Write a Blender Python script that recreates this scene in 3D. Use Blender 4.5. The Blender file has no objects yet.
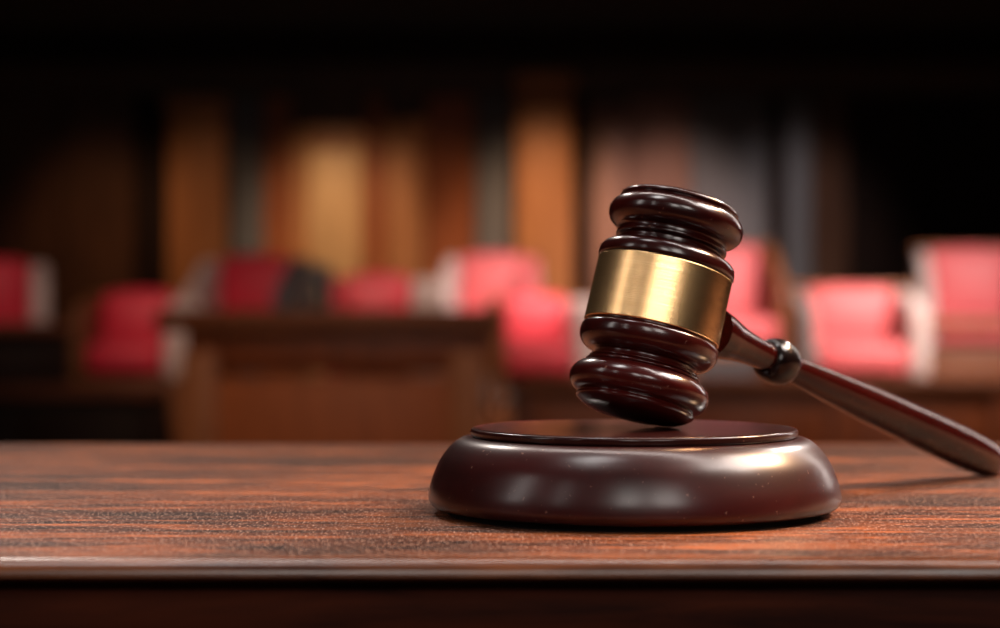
import bpy, bmesh, math, random
from mathutils import Vector, Matrix
random.seed(7)
S = bpy.context.scene
COL = S.collection

# ------------------------------------------------------------------ camera
F = 2000.0            # focal length in pixels of the 1000 px wide frame
HOR = 312.0           # row of the horizon
TT = 0.75             # table top height
ZC = TT + 0.0545      # lens height
def at(px, py, d):
    return Vector(((px-500)/F*d, d, ZC-(py-HOR)/F*d))
def px_x(px, d): return (px-500)/F*d
def px_z(py, d): return ZC-(py-HOR)/F*d

cd = bpy.data.cameras.new('camera')
cam = bpy.data.objects.new('camera', cd); COL.objects.link(cam)
cam.location = (0, 0, ZC); cam.rotation_euler = (math.pi/2, 0, 0)
cd.sensor_width = 36; cd.lens = 72; cd.shift_y = -0.002
cd.clip_start = 0.01; cd.clip_end = 60
cd.dof.use_dof = True; cd.dof.focus_distance = 0.52
cd.dof.aperture_fstop = 0.072/0.0076
S.camera = cam

# ------------------------------------------------------------------ world, exposure
w = bpy.data.worlds.new('world'); S.world = w; w.use_nodes = True
w.node_tree.nodes['Background'].inputs[0].default_value = (1.0, 0.85, 0.75, 1)
w.node_tree.nodes['Background'].inputs[1].default_value = 0.004
S.view_settings.view_transform = 'Standard'
S.view_settings.look = 'None'
S.view_settings.exposure = 0.0
S.view_settings.gamma = 1.0
S.view_settings.use_curve_mapping = False
try:
    S.cycles.use_denoising = True
    S.cycles.max_bounces = 8
except Exception:
    pass

# ------------------------------------------------------------------ lights of the room and unseen ones added for highlights
def look(o, tgt):
    o.rotation_euler = (Vector(tgt)-o.location).to_track_quat('-Z', 'Y').to_euler()
def area(name, loc, tgt, sx, sy, power, color):
    l = bpy.data.lights.new(name, 'AREA'); l.shape = 'RECTANGLE'; l.size = sx; l.size_y = sy
    l.energy = power; l.color = color
    o = bpy.data.objects.new(name, l); COL.objects.link(o); o.location = loc; look(o, tgt)
    return o
def spot(name, loc, tgt, power, color, deg, blend=0.8, rad=0.12):
    l = bpy.data.lights.new(name, 'SPOT'); l.energy = power; l.color = color
    l.spot_size = math.radians(deg); l.spot_blend = blend; l.shadow_soft_size = rad
    o = bpy.data.objects.new(name, l); COL.objects.link(o); o.location = loc; look(o, tgt)
    return o
G = (0.04, 0.54, TT+0.04)       # the gavel, for aiming
# unseen area lights around the table, added for the streaks in the brass
area('highlight_pane',  (-0.22, -1.64, 1.85), G, 0.45, 0.8, 8, (1.0, 0.92, 0.86))
area('highlight_pane',  (0.62, -1.60, 1.85), G, 0.60, 0.8, 12, (1.0, 0.92, 0.86))
area('highlight_strip_slim',   (-1.54, -1.00, 1.85), G, 0.08, 1.0, 2, (1.0, 0.92, 0.88))
area('highlight_strip_side',   (-2.1, -0.10, 1.8), G, 0.30, 1.0, 5, (1.0, 0.92, 0.88))
area('highlight_strip_far_right', (1.75, 2.45, 1.5), G, 0.16, 1.1, 5.0, (1.0, 0.88, 0.82))
# unseen softboxes over the table, added for highlights on gavel and block
area('highlight_softbox_right', (1.35, 0.60, 2.4), G, 0.85, 0.6, 38, (1.0, 0.90, 0.85))
area('highlight_softbox_left', (-0.38, 0.35, 2.4), G, 0.3, 0.4, 6, (1.0, 0.95, 0.93))
area('highlight_softbox_long', (0.3, 0.80, 2.4), G, 2.4, 0.12, 22, (1.0, 0.88, 0.82))
# ceiling spots beyond the table, shining back over it, and an added glint spot
spot('ceiling_spot_warm', (1.9, 1.3, 2.5), (0.30, 0.58, TT), 1300, (1.0, 0.60, 0.33), 15, 1.0, 0.3)
spot('ceiling_spot_cool', (-0.9, 2.8, 2.6), (-0.03, 0.52, TT), 75, (1.0, 0.88, 0.80), 14, 1.0, 0.15)
spot('glint_spot_far_right', (1.3, 2.3, 2.1), (0.11, 0.60, TT+.04), 110, (1.0, 0.90, 0.84), 12, 1.0, 0.07)  # small unseen spot, added for glints on the handle
# downlights over the chairs and along the panelling
spot('downlight_jury_near', (2.6, 5.6, 3.4), (1.55, 8.6, 0.8), 1900, (1.0, 0.84, 0.78), 50, 1.0)
spot('downlight_jury_mid',  (0.3, 6.6, 3.4), (0.35, 8.9, 0.85), 820, (1.0, 0.80, 0.72), 38, 1.0)
spot('downlight_bench',     (-0.9, 5.2, 3.4), (-0.72, 8.4, 0.8), 430, (1.0, 0.70, 0.55), 40, 1.0)
spot('downlight_wing',      (-2.6, 6.4, 3.4), (-2.3, 9.4, 0.9), 220, (1.0, 0.70, 0.58), 30, 1.0)
spot('downlight_desk',      (-0.7, 3.2, 3.2), (-0.6, 6.4, 0.50), 270, (1.0, 0.60, 0.36), 34, 1.0)
spot('rail_fill_spot',      (1.4, 4.2, 3.2), (1.4, 7.2, 0.4), 330, (1.0, 0.62, 0.40), 46, 1.0)  # unseen spot, added to warm the front of the rail
for X, P, c in ((-2.35, 75, (1, .55, .28)), (-1.75, 50, (1, .58, .32)), (-0.98, 230, (1, .70, .47)), (-0.35, 60, (1, .60, .36)), (0.27, 300, (1, .64, .40)),
                (1.0, 330, (1, .72, .64)), (1.75, 130, (1, .85, .86))):
    spot('panel_downlight', (X, 10.4, 2.75), (X, 12.0, 0.90), P, c, 42, 1.0)

# ------------------------------------------------------------------ materials
def mat(name):
    m = bpy.data.materials.new(name); m.use_nodes = True
    nt = m.node_tree; b = nt.nodes['Principled BSDF']
    return m, nt, b
def N(nt, t, **kw):
    n = nt.nodes.new(t)
    for k, v in kw.items():
        if k in n.inputs: n.inputs[k].default_value = v
        else: setattr(n, k, v)
    return n
def ramp(nt, fac, stops):
    r = nt.nodes.new('ShaderNodeValToRGB')
    e = r.color_ramp.elements
    while len(e) < len(stops): e.new(0.5)
    for el, (p, c) in zip(e, stops):
        el.position = p; el.color = (*c, 1)
    nt.links.new(fac, r.inputs[0]); return r
def wood(name, dark, light, scale=(1, 1, 1), rough=0.4, coat=0.0, coat_rough=0.1, nscale=6.0, bump=0.05, contrast=(0.3, 0.7), spec=0.2):
    m, nt, b = mat(name)
    tc = nt.nodes.new('ShaderNodeTexCoord'); mp = nt.nodes.new('ShaderNodeMapping')
    mp.inputs['Scale'].default_value = scale
    nt.links.new(tc.outputs['Object'], mp.inputs[0])
    n1 = N(nt, 'ShaderNodeTexNoise', Scale=nscale, Detail=8.0, Roughness=0.62, Distortion=0.6)
    nt.links.new(mp.outputs[0], n1.inputs['Vector'])
    r = ramp(nt, n1.outputs['Fac'], [(contrast[0], dark), (contrast[1], light)])
    nt.links.new(r.outputs[0], b.inputs['Base Color'])
    b.inputs['Roughness'].default_value = rough
    b.inputs['Specular IOR Level'].default_value = spec
    b.inputs['Coat Weight'].default_value = coat
    b.inputs['Coat Roughness'].default_value = coat_rough
    if bump:
        bp = N(nt, 'ShaderNodeBump', Strength=bump, Distance=0.002)
        nt.links.new(n1.outputs['Fac'], bp.inputs['Height']); nt.links.new(bp.outputs[0], b.inputs['Normal'])
    return m
def fabric(name, col, rough=0.75, sheen=0.2, var=0.25):
    m, nt, b = mat(name)
    tc = nt.nodes.new('ShaderNodeTexCoord')
    n1 = N(nt, 'ShaderNodeTexNoise', Scale=220.0, Detail=3.0)
    nt.links.new(tc.outputs['Object'], n1.inputs['Vector'])
    d = tuple(c*(1-var) for c in col)
    r = ramp(nt, n1.outputs['Fac'], [(0.35, d), (0.65, col)])
    nt.links.new(r.outputs[0], b.inputs['Base Color'])
    b.inputs['Roughness'].default_value = rough
    b.inputs['Sheen Weight'].default_value = sheen
    bp = N(nt, 'ShaderNodeBump', Strength=0.2, Distance=0.001)
    nt.links.new(n1.outputs['Fac'], bp.inputs['Height']); nt.links.new(bp.outputs[0], b.inputs['Normal'])
    return m

M = {}
def mahogany(name, dark, light, rough, coat, crough, scale):
    """polished turned wood with fine dust specks"""
    m = wood(name, dark, light, scale, rough, coat, crough, 14.0, 0.04, (0.3, 0.75), 0.15)
    nt = m.node_tree; b = nt.nodes['Principled BSDF']
    tc = nt.nodes.new('ShaderNodeTexCoord')
    sp = N(nt, 'ShaderNodeTexNoise', Scale=900.0, Detail=2.0)
    nt.links.new(tc.outputs['Object'], sp.inputs['Vector'])
    mask = ramp(nt, sp.outputs['Fac'], [(0.70, (0, 0, 0)), (0.76, (1, 1, 1))])
    mx = nt.nodes.new('ShaderNodeMix'); mx.data_type = 'RGBA'
    old = b.inputs['Base Color'].links[0].from_socket
    nt.links.new(mask.outputs[0], mx.inputs[0]); nt.links.new(old, mx.inputs[6]); mx.inputs[7].default_value = (0.16, 0.08, 0.06, 1)
    nt.links.new(mx.outputs[2], b.inputs['Base Color'])
    return m
M['gavel'] = mahogany('polished_mahogany', (0.006, 0.0007, 0.0007), (0.070, 0.0042, 0.0030), 0.3, 1.0, 0.17, (1, 1, 1))
M['grip'] = mahogany('handle_mahogany', (0.004, 0.0005, 0.0005), (0.055, 0.0034, 0.0022), 0.22, 0.4, 0.07, (1, 1, 0.4))
M['ebony'] = mahogany('gloss_ebony', (0.003, 0.001, 0.001), (0.008, 0.002, 0.002), 0.3, 0.6, 0.09, (1, 1, 1))
M['block'] = mahogany('satin_mahogany', (0.010, 0.0012, 0.0012), (0.050, 0.0042, 0.0038), 0.38, 0.7, 0.25, (1, 1, 2))
M['plate'] = mahogany('plate_mahogany', (0.012, 0.002, 0.0018), (0.036, 0.006, 0.005), 0.28, 0.5, 0.14, (1, 4, 1))
M['felt'] = fabric('black_felt', (0.004, 0.003, 0.003), 1.0, 0.0)
# brushed brass
m, nt, b = mat('brushed_brass')
tc = nt.nodes.new('ShaderNodeTexCoord'); mp = nt.nodes.new('ShaderNodeMapping'); mp.inputs['Scale'].default_value = (6, 6, 900)
nt.links.new(tc.outputs['Object'], mp.inputs[0])
n1 = N(nt, 'ShaderNodeTexNoise', Scale=8.0, Detail=4.0); nt.links.new(mp.outputs[0], n1.inputs['Vector'])
r = ramp(nt, n1.outputs['Fac'], [(0.3, (0.70, 0.41, 0.18)), (0.7, (0.90, 0.60, 0.30))]); nt.links.new(r.outputs[0], b.inputs['Base Color'])
b.inputs['Metallic'].default_value = 1; b.inputs['Roughness'].default_value = 0.24
b.inputs['Anisotropic'].default_value = 0.82
tg = nt.nodes.new('ShaderNodeTangent'); tg.direction_type = 'RADIAL'; tg.axis = 'Z'; nt.links.new(tg.outputs[0], b.inputs['Tangent'])
bp = N(nt, 'ShaderNodeBump', Strength=0.08, Distance=0.0005); nt.links.new(n1.outputs['Fac'], bp.inputs['Height']); nt.links.new(bp.outputs[0], b.inputs['Normal'])
M['brass'] = m
# worn table wood: stretched grain, worn patches and dust
m, nt, b = mat('worn_table_wood')
tc = nt.nodes.new('ShaderNodeTexCoord'); mp = nt.nodes.new('ShaderNodeMapping'); mp.inputs['Scale'].default_value = (1.0, 9, 9)
nt.links.new(tc.outputs['Object'], mp.inputs[0])
g1 = N(nt, 'ShaderNodeTexNoise', Scale=14.0, Detail=10.0, Roughness=0.65, Distortion=0.8); nt.links.new(mp.outputs[0], g1.inputs['Vector'])
mpf = nt.nodes.new('ShaderNodeMapping'); mpf.inputs['Scale'].default_value = (70, 260, 260); nt.links.new(tc.outputs['Object'], mpf.inputs[0])
g2 = N(nt, 'ShaderNodeTexNoise', Scale=1.0, Detail=6.0, Roughness=0.7); nt.links.new(mpf.outputs[0], g2.inputs['Vector'])
gm = nt.nodes.new('ShaderNodeMix'); gm.data_type = 'FLOAT'; gm.inputs[0].default_value = 0.36
nt.links.new(g1.outputs['Fac'], gm.inputs[2]); nt.links.new(g2.outputs['Fac'], gm.inputs[3])
c1 = ramp(nt, gm.outputs[0], [(0.40, (0.007, 0.002, 0.001)), (0.5, (0.085, 0.020, 0.005)), (0.61, (0.34, 0.090, 0.019))])
w1 = N(nt, 'ShaderNodeTexNoise', Scale=16.0, Detail=6.0, Roughness=0.6)
mp2 = nt.nodes.new('ShaderNodeMapping'); mp2.inputs['Scale'].default_value = (0.6, 1.6, 1); nt.links.new(tc.outputs['Object'], mp2.inputs[0])
nt.links.new(mp2.outputs[0], w1.inputs['Vector'])
wm = ramp(nt, w1.outputs['Fac'], [(0.45, (0, 0, 0)), (0.62, (1, 1, 1))])
mx = nt.nodes.new('ShaderNodeMix'); mx.data_type = 'RGBA'; mx.blend_type = 'MULTIPLY'
nt.links.new(wm.outputs[0], mx.inputs[0]); nt.links.new(c1.outputs[0], mx.inputs[6]); mx.inputs[7].default_value = (0.20, 0.19, 0.20, 1)
mpd = nt.nodes.new('ShaderNodeMapping'); mpd.inputs['Scale'].default_value = (1, 0.2, 1); nt.links.new(tc.outputs['Object'], mpd.inputs[0])
d1 = N(nt, 'ShaderNodeTexNoise', Scale=1900.0, Detail=3.0); nt.links.new(mpd.outputs[0], d1.inputs['Vector'])
dm = ramp(nt, d1.outputs['Fac'], [(0.56, (0, 0, 0)), (0.68, (1, 1, 1))])
mx2 = nt.nodes.new('ShaderNodeMix'); mx2.data_type = 'RGBA'
nt.links.new(dm.outputs[0], mx2.inputs[0]); nt.links.new(mx.outputs[2], mx2.inputs[6]); mx2.inputs[7].default_value = (0.42, 0.26, 0.20, 1)
nt.links.new(mx2.outputs[2], b.inputs['Base Color'])
b.inputs['Specular IOR Level'].default_value = 0.22
rr = nt.nodes.new('ShaderNodeMapRange'); rr.inputs['To Min'].default_value = 0.30; rr.inputs['To Max'].default_value = 0.55
nt.links.new(g1.outputs['Fac'], rr.inputs['Value']); nt.links.new(rr.outputs[0], b.inputs['Roughness'])
ad = nt.nodes.new('ShaderNodeMath'); ad.operation = 'ADD'; nt.links.new(g1.outputs['Fac'], ad.inputs[0])
f1 = N(nt, 'ShaderNodeTexNoise', Scale=500.0, Detail=4.0)
mp3 = nt.nodes.new('ShaderNodeMapping'); mp3.inputs['Scale'].default_value = (1.6, 0.6, 1); nt.links.new(tc.outputs['Object'], mp3.inputs[0]); nt.links.new(mp3.outputs[0], f1.inputs['Vector'])
ml = nt.nodes.new('ShaderNodeMath'); ml.operation = 'MULTIPLY'; ml.inputs[1].default_value = 0.5; nt.links.new(f1.outputs['Fac'], ml.inputs[0]); nt.links.new(ml.outputs[0], ad.inputs[1])
bp = N(nt, 'ShaderNodeBump', Strength=0.45, Distance=0.0012); nt.links.new(ad.outputs[0], bp.inputs['Height']); nt.links.new(bp.outputs[0], b.inputs['Normal'])
M['table'] = m
M['panel'] = wood('dark_panel_wood', (0.035, 0.013, 0.006), (0.085, 0.034, 0.014), (4, 4, 0.5), 0.5)
M['warm'] = wood('warm_oak', (0.22, 0.085, 0.030), (0.38, 0.16, 0.060), (5, 5, 0.4), 0.5)
M['taupewood'] = wood('taupe_wood', (0.13, 0.065, 0.045), (0.22, 0.115, 0.08), (5, 5, 0.4), 0.5)
M['pale'] = wood('pale_oak', (0.36, 0.20, 0.085), (0.55, 0.33, 0.15), (5, 5, 0.4), 0.5)
M['rust'] = wood('reddish_wood', (0.17, 0.045, 0.014), (0.29, 0.085, 0.026), (5, 5, 0.4), 0.5)
M['grey'] = fabric('grey_panel_cloth', (0.10, 0.095, 0.095), 0.8, 0.1)
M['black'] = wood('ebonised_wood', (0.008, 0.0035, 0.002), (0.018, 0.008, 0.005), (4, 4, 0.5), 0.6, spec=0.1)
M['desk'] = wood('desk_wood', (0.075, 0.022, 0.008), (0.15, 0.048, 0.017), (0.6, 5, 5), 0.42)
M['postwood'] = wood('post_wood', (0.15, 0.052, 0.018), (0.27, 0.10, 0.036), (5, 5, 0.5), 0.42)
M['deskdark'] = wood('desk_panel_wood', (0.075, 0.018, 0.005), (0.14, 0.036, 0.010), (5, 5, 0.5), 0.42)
M['chairwood'] = wood('chair_wood', (0.12, 0.04, 0.015), (0.22, 0.08, 0.03), (5, 5, 0.5), 0.4)
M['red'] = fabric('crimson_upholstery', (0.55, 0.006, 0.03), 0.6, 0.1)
M['glare_red'] = fabric('glare_red_upholstery', (0.58, 0.085, 0.092), 0.55, 0.2)  # red cloth with haze and bright light put into its colour
M['half_glare_red'] = fabric('half_glare_red_upholstery', (0.58, 0.030, 0.05), 0.55, 0.15)  # same red cloth with less of that haze in its colour
M['edge'] = wood('table_edge_wood', (0.035, 0.010, 0.004), (0.15, 0.045, 0.014), (2, 30, 30), 0.26, 0, 0.1, 10.0, 0.05, (0.35, 0.65), 0.5)
M['lip'] = wood('shaded_fascia_wood', (0.010, 0.002, 0.001), (0.055, 0.010, 0.003), (1, 9, 9), 0.7, nscale=14.0, spec=0.08)  # darkened colour stands in for shade below the table edge
M['lit_side'] = fabric('lit_side_upholstery', (0.52, 0.40, 0.37), 0.6, 0.2)  # chair sides catching light, the brightness put into the colour
M['dim_side'] = fabric('dim_side_upholstery', (0.20, 0.15, 0.14), 0.6, 0.2)  # chair side away from the light, its dimness put into the colour
M['binder'] = fabric('slate_cloth', (0.045, 0.05, 0.065), 0.6, 0.1)
M['paint'] = fabric('dark_plaster', (0.03, 0.02, 0.016), 0.9, 0.0)
M['carpet'] = fabric('brown_carpet', (0.045, 0.02, 0.013), 0.95, 0.1)

# ------------------------------------------------------------------ helpers
def link(name, bm, material, parent=None, smooth=True, ang=38):
    bmesh.ops.recalc_face_normals(bm, faces=bm.faces)
    for f in bm.faces: f.smooth = smooth
    if smooth:
        for e in bm.edges:
            if len(e.link_faces) == 2 and e.calc_face_angle(0) > math.radians(ang): e.smooth = False
    me = bpy.data.meshes.new(name); bm.to_mesh(me); bm.free()
    me.materials.append(material)
    o = bpy.data.objects.new(name, me); COL.objects.link(o)
    if parent: o.parent = parent
    return o
def tag(o, label, cat, group=None):
    o['label'] = label; o['category'] = cat
    if group: o['group'] = group
    return o
def thing(name, label, cat, loc=(0, 0, 0), rz=0, group=None):
    o = bpy.data.objects.new(name, None); COL.objects.link(o)
    o.empty_display_size = 0.05
    o.location = loc; o.rotation_euler = (0, 0, rz)
    return tag(o, label, cat, group)
def structure(o):
    o['kind'] = 'structure'; return o
def rbox(bm, x0, x1, y0, y1, z0, z1, bev=0.004, seg=2):
    """a box with rounded edges"""
    t = bmesh.new()
    bmesh.ops.create_cube(t, size=1)
    for v in t.verts:
        v.co = Vector(((x0+x1)/2+v.co.x*(x1-x0), (y0+y1)/2+v.co.y*(y1-y0), (z0+z1)/2+v.co.z*(z1-z0)))
    if bev > 0:
        bmesh.ops.bevel(t, geom=list(t.edges), offset=min(bev, .45*min(x1-x0, y1-y0, z1-z0)), segments=seg, affect='EDGES', profile=0.5)
    me = bpy.data.meshes.new('tmp'); t.to_mesh(me); t.free(); bm.from_mesh(me); bpy.data.meshes.remove(me)
    return bm
def box(name, material, x0, x1, y0, y1, z0, z1, parent=None, bev=0.004, seg=2):
    return link(name, rbox(bmesh.new(), x0, x1, y0, y1, z0, z1, bev, seg), material, parent)
def catmull(pts, n=6):
    if len(pts) < 3: return list(pts)
    out = []
    P = [pts[0]]+list(pts)+[pts[-1]]
    for i in range(1, len(P)-2):
        p0, p1, p2, p3 = P[i-1], P[i], P[i+1], P[i+2]
        for k in range(n):
            t = k/n
            out.append(tuple(0.5*(2*p1[j]+(p2[j]-p0[j])*t+(2*p0[j]-5*p1[j]+4*p2[j]-p3[j])*t*t+(3*p1[j]-p0[j]-3*p2[j]+p3[j])*t**3) for j in (0, 1)))
    out.append(tuple(pts[-1])); return out
def lathe(bm, sections, segs=128):
    """turned profile of (radius, height) sections joined at crisp corners"""
    prof = []
    for s in sections:
        c = catmull(s)
        if prof and (abs(prof[-1][0]-c[0][0])+abs(prof[-1][1]-c[0][1])) < 1e-7: c = c[1:]
        prof += c
    rings = []
    for r, z in prof:
        if r < 1e-6: rings.append([bm.verts.new((0, 0, z))])
        else: rings.append([bm.verts.new((r*math.cos(2*math.pi*k/segs), r*math.sin(2*math.pi*k/segs), z)) for k in range(segs)])
    for a, b_ in zip(rings, rings[1:]):
        if len(a) == 1 and len(b_) == 1: continue
        for k in range(segs):
            j = (k+1) % segs
            if len(a) == 1: bm.faces.new((a[0], b_[k], b_[j]))
            elif len(b_) == 1: bm.faces.new((a[k], a[j], b_[0]))
            else: bm.faces.new((a[k], a[j], b_[j], b_[k]))
    for ring in (rings[0], rings[-1]):
        if len(ring) > 1: bm.faces.new(ring)
    return bm

# ------------------------------------------------------------------ the room
RX0, RX1, RY0, RY1, RZ = -4.6, 4.6, -3.0, 12.0, 3.6
structure(box('floor', M['carpet'], RX0-.1, RX1+.1, RY0-.1, RY1+.2, -.1, 0, bev=0))
structure(box('ceiling', M['paint'], RX0-.1, RX1+.1, RY0-.1, RY1+.2, RZ, RZ+.1, bev=0))
structure(box('wall_left', M['panel'], RX0-.1, RX0, RY0-.1, RY1+.2, 0, RZ, bev=0))
structure(box('wall_right', M['panel'], RX1, RX1+.1, RY0-.1, RY1+.2, 0, RZ, bev=0))
structure(box('wall_front', M['panel'], RX0, RX1, RY0-.1, RY0, 0, RZ, bev=0))
structure(box('wall_back', M['panel'], RX0, RX1, RY1, RY1+.1, 0, RZ, bev=0))
structure(box('baseboard_back', M['black'], RX0, RX1, RY1-.03, RY1, 0, .14))
DW = 11.9
TOPZ = px_z(95, DW)
trimn = [0]
def trim(material, px0, px1, z1, depth=0.10, z0=0.14, cap=None):
    trimn[0] += 1
    bm = bmesh.new()
    x0, x1 = px_x(px0, DW), px_x(px1, DW)
    rbox(bm, x0, x1, RY1-depth, RY1, z0, z1, .012)
    if cap:
        rbox(bm, x0-.02, x1+.02, RY1-depth-.02, RY1, z1-.10, z1-.02, .012)
        rbox(bm, x0-.02, x1+.02, RY1-depth-.02, RY1, z0, z0+.16, .012)
    return structure(link('trim_%d' % trimn[0], bm, material))
def framed(material, px0, px1, z1, z0=0.14):
    """a recessed panel with a raised moulding round it"""
    trimn[0] += 1
    x0, x1 = px_x(px0, DW), px_x(px1, DW)
    bm = bmesh.new()
    rbox(bm, x0, x1, RY1-.03, RY1, z0, z1, 0)
    t = .022
    rbox(bm, x0, x0+t, RY1-.055, RY1-.03, z0, z1, .006); rbox(bm, x1-t, x1, RY1-.055, RY1-.03, z0, z1, .006)
    rbox(bm, x0, x1, RY1-.055, RY1-.03, z1-t, z1, .006); rbox(bm, x0, x1, RY1-.055, RY1-.03, z0, z0+t, .006)
    return structure(link('trim_%d' % trimn[0], bm, material))
framed(M['panel'], -40, 60, TOPZ); framed(M['panel'], 62, 132, TOPZ)
trim(M['black'], 134, 166, TOPZ, .06)
trim(M['warm'], 168, 226, TOPZ, .12, cap=True)
trim(M['grey'], 230, 262, TOPZ, .05)
framed(M['rust'], 263, 290, TOPZ)
trim(M['rust'], 366, 385, TOPZ, .05)
trim(M['warm'], 387, 424, px_z(118, DW), .12, cap=True)
framed(M['rust'], 426, 474, TOPZ)
trim(M['grey'], 476, 510, TOPZ, .05)
trim(M['warm'], 516, 572, px_z(70, DW), .14, cap=True)
trim(M['black'], 575, 589, TOPZ, .05)
trim(M['taupewood'], 592, 626, px_z(105, DW), .12, cap=True)
framed(M['taupewood'], 628, 690, TOPZ); trim(M['grey'], 692, 768, TOPZ, .05)
trim(M['black'], 770, 784, TOPZ, .05); trim(M['grey'], 786, 812, TOPZ, .08)
framed(M['panel'], 814, 850, TOPZ); framed(M['black'], 852, 930, TOPZ); framed(M['black'], 932, 1040, TOPZ)
trimn[0] += 1
structure(box('trim_%d' % trimn[0], M['black'], RX0, RX1, RY1-.16, RY1, px_z(62, DW), px_z(30, DW), bev=.02))
# door of lighter wood between the pilasters
dx0, dx1 = px_x(291, DW), px_x(365, DW)
bm = bmesh.new()
rbox(bm, dx0, dx1, RY1-.05, RY1, 0.0, px_z(125, DW), .004)
structure_door = structure(link('door_1', bm, M['warm']))
bm = bmesh.new()
rbox(bm, dx0+.10, dx1-.03, RY1-.075, RY1-.05, .95, px_z(150, DW), .012)
rbox(bm, dx0+.10, dx1-.03, RY1-.075, RY1-.05, .2, .85, .012)
link('door_panel', bm, M['pale'], structure_door)
bm = bmesh.new(); lathe(bm, [[(0, 0), (.012, .002), (.012, .03)], [(.012, .03), (.026, .04), (.028, .05), (.02, .062), (0, .066)]], 24)
kn = link('door_knob', bm, M['brass'], structure_door); kn.rotation_euler = (math.pi/2, 0, 0); kn.location = (dx0+.05, RY1-.05, 1.0)

# ------------------------------------------------------------------ the table in front
D_FRONT, D_FAR = 0.440, 0.832
tb = thing('table', 'dark worn wooden table with a rounded front edge, under the gavel and sound block', 'table', (0, (D_FRONT+D_FAR)/2, 0))
y0 = D_FRONT-(D_FRONT+D_FAR)/2; y1 = -y0
def swept(name, pr, material):
    bm = bmesh.new()
    L = [bm.verts.new((-HW, y, z)) for y, z in pr]; R = [bm.verts.new((HW, y, z)) for y, z in pr]
    for k in range(len(pr)):
        j = (k+1) % len(pr); bm.faces.new((L[k], L[j], R[j], R[k]))
    bm.faces.new(L); bm.faces.new(R)
    return link(name, bm, material, tb, ang=50)
HW = 0.85; er = .0040
swept('tabletop', [(y0+er+.0002, TT), (y0+er+.0002, TT-.0052), (y1-.012, TT-.0052), (y1-.001, TT-.0050), (y1, TT-.004), (y1-.001, TT-.0012), (y1-.004, TT)], M['table'])
swept('edge_moulding', [(y0+er-er*math.sin(math.pi/2*k/10), TT-er+er*math.cos(math.pi/2*k/10)) for k in range(11)]
      + [(y0+.0004, TT-.0043), (y0+.0022, TT-.0050), (y0+er+.0002, TT-.0051), (y0+er+.0002, TT)], M['edge'])
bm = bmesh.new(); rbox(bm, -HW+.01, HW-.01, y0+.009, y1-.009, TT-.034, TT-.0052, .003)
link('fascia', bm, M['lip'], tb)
for (sy, nm) in ((y0+.02, 'apron'), (y1-.04, 'apron')):
    box(nm, M['deskdark'], -HW+.07, HW-.07, sy, sy+.02, TT-.12, TT-.033, tb)
for sx in (-HW+.03, HW-.09):
    for sy in (y0+.012, y1-.072):
        bm = bmesh.new(); rbox(bm, sx, sx+.06, sy, sy+.06, 0, TT-.033, .006)
        for v in bm.verts:
            if v.co.z < .1: v.co.x = (sx+.03)+(v.co.x-sx-.03)*.75; v.co.y = (sy+.03)+(v.co.y-sy-.03)*.75
        link('leg', bm, M['deskdark'], tb)

# ------------------------------------------------------------------ sound block
DB = 0.545
U = DB/F                      # metres per pixel at the block
foot = 7*U
blk = thing('sound_block', 'round dark mahogany sound block on the table under the gavel head', 'sound block', (px_x(633.5, DB), DB, TT))
bm = bmesh.new()
lathe(bm, [[(0, foot*.9), (190*U, foot*.9)], [(190*U, foot*.9), (199*U, foot+0*U), (203.5*U, foot+4*U), (205*U, foot+10*U), (202.5*U, foot+24*U), (195*U, foot+43*U), (187*U, foot+55*U), (178*U, foot+64*U), (169*U, foot+68.3*U), (160*U, foot+69*U)],
           [(160*U, foot+69*U), (157*U, foot+68*U), (100*U, foot+68*U), (0, foot+68*U)]], 192)
link('body', bm, M['block'], blk)
PT = foot+77.5*U               # plate top
bm = bmesh.new()
lathe(bm, [[(0, foot+68.2*U), (160*U, foot+68.2*U)], [(160*U, foot+69*U), (161*U, foot+69.4*U), (162.4*U, foot+70.4*U), (163*U, foot+73*U), (163*U, PT-2.5*U), (161.8*U, PT-.7*U), (159.5*U, PT)], [(159.5*U, PT), (80*U, PT), (0, PT)]], 192)
link('top_plate', bm, M['plate'], blk)
bm = bmesh.new(); lathe(bm, [[(0, 0), (186*U, 0)], [(186*U, 0), (186*U, foot*.9)], [(186*U, foot*.9), (0, foot*.9)]], 128)
link('foot_pad', bm, M['felt'], blk)

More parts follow.
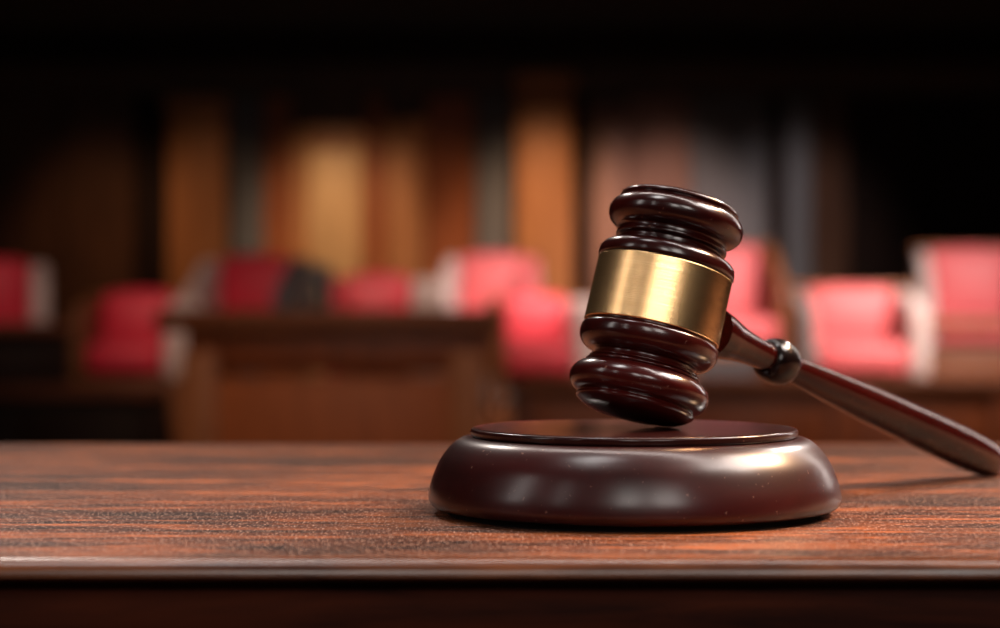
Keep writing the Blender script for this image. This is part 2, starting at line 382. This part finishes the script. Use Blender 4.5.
# ------------------------------------------------------------------ gavel
AX = Vector((0.229, 0.180, 0.957)).normalized()     # head axis: leans right and away
CPX, CPY = 657, 306.5
tipx, tipy = 985, 458.15
p1 = Vector((CPX-500, F, -(CPY-HOR))); p2 = Vector((tipx-500, F, -(tipy-HOR)))
nrm = p1.cross(p2).normalized()
HD = AX.cross(nrm).normalized()
if HD.x < 0: HD = -HD
V = 0.985
def head_sections(u):
    ul = u/V
    up = [[(0, 113), (25, 112.2), (45, 110.5), (56, 108), (59.5, 106), (60.5, 103.5)],
          [(60.5, 103.5), (58.6, 102), (60, 100)],
          [(60, 100), (65, 96.5), (68, 91), (68.6, 86), (67, 80), (63, 75.5), (58.5, 73), (56.5, 72.5)],
          [(56.5, 72.5), (54, 70.5), (54, 67.5)], [(54, 67.5), (56.2, 66.5), (56.4, 64), (54, 62.5)], [(54, 62.5), (52, 61.5), (52, 58.5)], [(52, 58.5), (53.6, 58), (53.6, 56.8), (52.5, 56)],
          [(52.5, 56), (58, 55.6), (64, 53.3), (68, 49), (69.2, 44), (69, 40), (67.2, 38.5)],
          [(67.2, 38.5), (65.6, 38), (65.6, 37)], [(65.6, 37), (65.6, -27)],
          [(65.6, -27), (65.6, -29.2), (67, -30)],
          [(67, -30), (69.2, -32.5), (70, -38), (68.6, -45), (64.2, -50.6), (58, -54), (52, -54.8)],
          [(52, -54.8), (50, -56.5), (50.5, -59.5)], [(50.5, -59.5), (54, -60.3), (55.2, -62), (53.8, -63.4)], [(53.8, -63.4), (56.8, -64.3), (58, -66), (56.8, -67.6)],
          [(56.8, -67.6), (61, -69), (66.5, -73.6), (69.8, -79.5), (70.2, -84.5), (68.5, -90), (65, -94.5), (60.5, -97)],
          [(60.5, -97), (58.2, -98), (59.4, -99.6)], [(59.4, -99.6), (60, -101.5), (58.8, -103.6)],
          [(58.8, -103.6), (50, -109), (38, -112), (20, -113.6), (0, -114)]]
    return [[(r*u, s*ul) for r, s in sec] for sec in up]
# depth of the head so that its lower rim just touches the plate
def lowest(u):
    best = 9
    tilt = math.sqrt(1-AX.z**2)
    for sec in head_sections(u):
        for r, s in catmull(sec): best = min(best, s*AX.z-r*tilt)
    return best
plate_z = TT+PT
lo, hi = 0.45, 0.70
for _ in range(50):
    d = (lo+hi)/2
    zc = px_z(CPY, d)
    if zc+lowest(d/F) > plate_z+.00005: lo = d
    else: hi = d
D0 = d
C0 = at(CPX, CPY, D0)

UG = D0/F
gv = thing('gavel', 'polished mahogany gavel with a wide brass band, tilted on the sound block', 'gavel', C0)
q = AX.to_track_quat('Z', 'Y')
bm = bmesh.new(); lathe(bm, head_sections(UG), 160)
hd = link('head', bm, M['gavel'], gv, ang=30); hd.rotation_euler = q.to_euler()
bm = bmesh.new()
lathe(bm, [[(r*UG, s*UG/V) for r, s in sec] for sec in
     ([(65.65, 37.6), (67.6, 37.6)], [(67.6, 37.6), (68.2, 36.6)], [(68.2, 36.6), (68.3, 6), (68.5, -26.8)], [(68.5, -26.8), (67.8, -27.8)], [(67.8, -27.8), (65.65, -27.8)])], 160)
bd = link('brass_band', bm, M['brass'], gv, ang=30); bd.rotation_euler = q.to_euler(); bd['label'] = 'brushed brass band'
# handle along HD from the head centre; stations taken along its length
def t_of(px):
    k = (px-500)/F
    return (k*C0.y-C0.x)/(HD.x-k*HD.y)
def st(px, rp):
    t = t_of(px); return (rp/F*(C0.y+t*HD.y), t)
hs = [[(0, t_of(712)), st(712, 26)], [st(712, 26), st(722, 23.5), st(732, 20), st(745, 16.6), st(757, 14.9), st(767, 14.4)],
      [st(767, 14.4), st(780, 13)],
      [st(780, 13), st(792, 13.6), st(830, 16.6), st(869, 19.0), st(910, 20.2), st(945, 20.6), st(968, 20), st(984, 18), st(993, 14.5), st(999, 9)], [st(999, 9), st(1001, 6), (0, t_of(1002.5))]]
# lower the tip onto the table: find how far the underside is from the top
bm = bmesh.new(); lathe(bm, hs, 96)
hn = link('handle', bm, M['grip'], gv); hn.rotation_euler = HD.to_track_quat('Z', 'Y').to_euler()
ca, cb = t_of(765.5), t_of(787)
cm, ch = (ca+cb)/2, (cb-ca)/2
rc = 23.2/F*(C0.y+cm*HD.y); ri = 13.4/F*(C0.y+cm*HD.y)
bm = bmesh.new()
lathe(bm, [[(ri*.9, cm-ch*.9), (ri*1.15, cm-ch)], [(ri*1.15, cm-ch), (rc*.82, cm-ch*.86), (rc*.96, cm-ch*.45), (rc, cm), (rc*.96, cm+ch*.5), (rc*.80, cm+ch*.9), (ri*1.1, cm+ch)], [(ri*1.1, cm+ch), (ri*.9, cm+ch*.95)]], 96)
cl = link('collar', bm, M['ebony'], hn); cl['label'] = 'black turned ring'
mn = min((C0+HD*t).z-r*math.sqrt(1-HD.z**2) for sec in hs for r, t in sec)


# ------------------------------------------------------------------ desk in the middle distance
DD = 6.5
dk = thing('desk', 'brown wooden desk with a panelled front and wide top, in front of the chairs', 'desk', (px_x(333, DD), DD+.3, 0))
hw = (500-166)/2/F*DD
dz = px_z(309, DD)
box('desktop', M['desk'], -hw-.03, hw+.0, -.33, .33, px_z(332, DD), dz, dk, .012, 3)
box('apron', M['deskdark'], -hw+.06, hw-.03, -.285, .285, px_z(374, DD), px_z(332, DD), dk)
bm = bmesh.new(); rbox(bm, -hw+.12, hw-.12, -.262, -.242, .06, px_z(376, DD), .004)
rbox(bm, -hw+.20, hw-.20, -.272, -.262, .14, px_z(388, DD), .006)
link('front_panel', bm, M['rust'], dk)
for sx in (-1, 1):
    bm = bmesh.new(); cx = sx*(hw-.105)
    rbox(bm, cx-.058, cx+.058, -.30, -.20, 0, px_z(352, DD), .008)
    rbox(bm, cx-.068, cx+.068, -.31, -.19, 0, .09, .008)
    link('post', bm, M['postwood'], dk)
    bm = bmesh.new(); rbox(bm, cx-.05, cx+.05, .20, .29, 0, px_z(332, DD), .006); link('post', bm, M['deskdark'], dk)
    box('side_panel', M['deskdark'], cx-.012, cx+.012, -.20, .20, .06, px_z(332, DD), dk)
# slate box file on the desk
bf = thing('box_file', 'dark slate box file standing upright on the desk, in front of the red chairs', 'box file', (px_x(309, DD), DD+.42, dz))
bm = bmesh.new(); rbox(bm, -.033, .033, -.1, .1, 0, .15, .004); link('case', bm, M['binder'], bf)
bm = bmesh.new(); lathe(bm, [[(.004, 0), (.009, 0)], [(.009, 0), (.010, .002), (.009, .003)], [(.009, .003), (.004, .003)], [(.004, .003), (.004, 0)]], 24)
rg = link('finger_ring', bm, M['brass'], bf); rg.rotation_euler = (math.pi/2, 0, 0); rg.location = (0, -.1, .04)

# ------------------------------------------------------------------ risers and rails of the jury box
Z1, Z2 = 0.15, 0.30
structure(box('floor_riser', M['desk'], RX0, RX1, 7.55, 8.75, 0, Z1, bev=.008))
structure(box('floor_riser_rear', M['desk'], RX0, RX1, 8.75, RY1-.7, 0, Z2, bev=.008))

def rail(name, label, x0, x1, y, zt, material, top_mat, parts):
    r = thing(name, label, 'rail', ((x0+x1)/2, y, 0))
    h = (x1-x0)/2
    zb = parts['base']
    box('top_rail', top_mat, -h, h, -.07, .07, zt-.05, zt, r, .012, 3)
    bm = bmesh.new(); rbox(bm, -h+.02, h-.02, -.02, .02, zb, parts['panel_top'], .004)
    n = max(1, round(2*h/.62)); stp = (2*h-.1)/n
    for k in range(n):
        a = -h+.05+k*stp
        rbox(bm, a+.07, a+stp-.07, -.034, -.02, zb+.10, parts['panel_top']-.06, .006)
    link('panel', bm, material, r)
    for k in range(n+1):
        a = -h+.05+k*stp
        box('post', material, a-.035, a+.035, -.045, .045, zb, zt-.05, r, .006)
    return r
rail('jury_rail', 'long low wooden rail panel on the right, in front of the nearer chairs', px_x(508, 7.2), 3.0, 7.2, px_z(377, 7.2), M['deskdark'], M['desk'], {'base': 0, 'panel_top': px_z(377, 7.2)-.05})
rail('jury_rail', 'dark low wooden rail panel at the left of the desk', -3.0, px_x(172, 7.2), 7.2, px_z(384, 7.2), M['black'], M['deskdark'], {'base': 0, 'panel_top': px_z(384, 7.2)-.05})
rail('rear_rail', 'brown wooden rail with an open slot, under the far right pink-tinted chair', px_x(898, 8.8), 3.2, 8.8, px_z(319, 8.8), M['desk'], M['chairwood'], {'base': Z2, 'panel_top': px_z(347, 8.8)})
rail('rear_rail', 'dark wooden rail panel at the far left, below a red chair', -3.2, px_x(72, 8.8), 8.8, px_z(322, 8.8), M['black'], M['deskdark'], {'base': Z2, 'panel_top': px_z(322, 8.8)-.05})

# ------------------------------------------------------------------ chairs
def pillow(bm, x0, x1, y0, y1, z0, z1, r, puff):
    """an upholstered cushion: rounded box with crowned faces"""
    t = bmesh.new(); bmesh.ops.create_cube(t, size=1)
    bmesh.ops.subdivide_edges(t, edges=list(t.edges), cuts=7, use_grid_fill=True)
    cx, cy, cz = (x0+x1)/2, (y0+y1)/2, (z0+z1)/2
    hx, hy, hz = (x1-x0)/2, (y1-y0)/2, (z1-z0)/2
    rr = min(r, hx*.98, hy*.98, hz*.98)
    for v in t.verts:
        p = Vector((v.co.x*2*hx, v.co.y*2*hy, v.co.z*2*hz))
        c = Vector((max(-hx+rr, min(hx-rr, p.x)), max(-hy+rr, min(hy-rr, p.y)), max(-hz+rr, min(hz-rr, p.z))))
        d = p-c
        if d.length > 1e-9: p = c+d.normalized()*rr
        u, w_, h = p.x/hx, p.y/hy, p.z/hz
        if abs(w_) > .9: p.y += math.copysign(puff*(1-u*u)*(1-h*h), w_)
        if abs(h) > .9: p.z += math.copysign(puff*(1-u*u)*(1-w_*w_), h)
        v.co = p+Vector((cx, cy, cz))
    me = bpy.data.meshes.new('tmp'); t.to_mesh(me); t.free(); bm.from_mesh(me); bpy.data.meshes.remove(me)
    return bm
def make_chair(name, label, group, W, seat_z, back_z, wood_top, cloth, arms, wr):
    """tub chair facing -Y: red seat and back cushions, upholstered sides coloured as if lit or dim, wooden frame and legs"""
    c = thing(name, label, 'chair', group=group)
    h = W/2
    link('seat', pillow(bmesh.new(), -h+.065, h-wr+.005, -.26, .16, seat_z-.13, seat_z, .035, .018), cloth, c)
    bm = pillow(bmesh.new(), -h+.065, h-wr+.005, .13, .235, seat_z-.02, back_z-.02, .026, .02)
    for v in bm.verts: v.co.y += max(0, v.co.z-seat_z)*.14
    link('backrest', bm, cloth, c)
    for s in (-1, 1):
        bm = pillow(bmesh.new(), -h if s < 0 else h-wr, -h+.07 if s < 0 else h, -.25, .27, seat_z-.14, back_z-.03, .03, .004)
        for v in bm.verts:                                  # the arm sweeps down towards the front
            f = max(0, min(1, (.12-v.co.y)/.36))
            zt = (back_z-.03)-(back_z-.03-seat_z-.14)*f*f*(3-2*f)
            zb = seat_z-.14
            v.co.z = zb+(v.co.z-zb)*(zt-zb)/(back_z-.03-zb)
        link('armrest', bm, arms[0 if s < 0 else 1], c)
    bm = bmesh.new(); rbox(bm, -h+.01, h-.01, .25, .30, seat_z-.14, back_z-.02, .012, 3)
    for v in bm.verts: v.co.y += max(0, v.co.z-seat_z)*.14
    link('back_frame', bm, M['chairwood'], c)
    if wood_top:
        bm = bmesh.new(); rbox(bm, -h-.008, h+.008, .15, .315, back_z-.025, back_z, .01, 3)
        for v in bm.verts: v.co.y += (back_z-seat_z)*.14
        link('top_rail', bm, M['chairwood'], c)
    box('seat_frame', M['chairwood'], -h+.01, h-.01, -.24, .28, seat_z-.18, seat_z-.14, c, .006)
    for sx in (-1, 1):
        for sy in (-.21, .25):
            bm = bmesh.new(); x = sx*(h-.04); rbox(bm, x-.022, x+.022, sy-.022, sy+.022, 0, seat_z-.18, .005)
            for v in bm.verts:
                if v.co.z < .1: v.co.x = x+(v.co.x-x)*.7; v.co.y = sy+(v.co.y-sy)*.7
            link('leg', bm, M['chairwood'], c)
    return c
def put(o, pxc, d, z, rz): o.location = (px_x(pxc, d), d, z); o.rotation_euler = (0, 0, math.radians(rz))
FRONT, REAR = 'red tub chairs in the nearer row', 'red tub chairs in the farther row'
RED, GLARE, LITSIDE, WD, SL = M['red'], M['glare_red'], M['lit_side'], M['chairwood'], M['binder']
nd, fd = 8.1, 9.5
ns = px_z(343, 7.85)-Z1
fs = px_z(318, fd-.2)-Z2
# nearer row, left to right: pixel column, width, top row of the back, turn, rail, cloth, sides
for label, pxc, W, top, rz, rail_top, cloth, arms, wr in (
    ('deep red tub chair in dim light, directly left of the desk', 137, .47, 289, 2, False, RED, (WD, LITSIDE), .10),
    ('bright red tub chair behind the right half of the desk, right side pale as if lit', 385, .48, 272, 3, False, M['half_glare_red'], (M['half_glare_red'], LITSIDE), .135),
    ('red tub chair with its right side pale as if lit, right of the desk and behind the gavel', 544, .46, 292, 2, False, M['half_glare_red'], (WD, LITSIDE), .125),
    ('red tub chair tinted pink as if by glare, with a brown top rail, above the gavel handle', 858, .51, 284, -3, True, GLARE, (M['dim_side'], LITSIDE), .085)):
    put(make_chair('tub_chair', label, FRONT, W, ns, px_z(top, nd+.2)-Z1, rail_top, cloth, arms, wr), pxc, nd, Z1, rz)
# farther row, left to right
for label, pxc, W, top, rz, rail_top, cloth, arms, wr in (
    ('red tub chair at the far left, above the dark rail panel', -4, .50, 258, 14, False, RED, (LITSIDE, LITSIDE), .09),
    ('red tub chair behind the left half of the desk, beside the dark box file', 247, .50, 254, -8, False, RED, (LITSIDE, SL), .07),
    ('red tub chair in the farther row, behind the right end of the desk', 490, .46, 252, -4, False, GLARE, (LITSIDE, GLARE), .07),
    ('tub chair tinted pink as if by glare, half hidden behind the right side of the gavel head', 728, .52, 243, 4, True, GLARE, (LITSIDE, WD), .07),
    ('tub chair tinted pink, its left side pale as if lit, at the far right above the handle end', 975, .54, 246, -8, True, GLARE, (LITSIDE, LITSIDE), .08)):
    put(make_chair('tub_chair', label, REAR, W, fs, px_z(top, fd+.25)-Z2, rail_top, cloth, arms, wr), pxc, fd, Z2, rz)
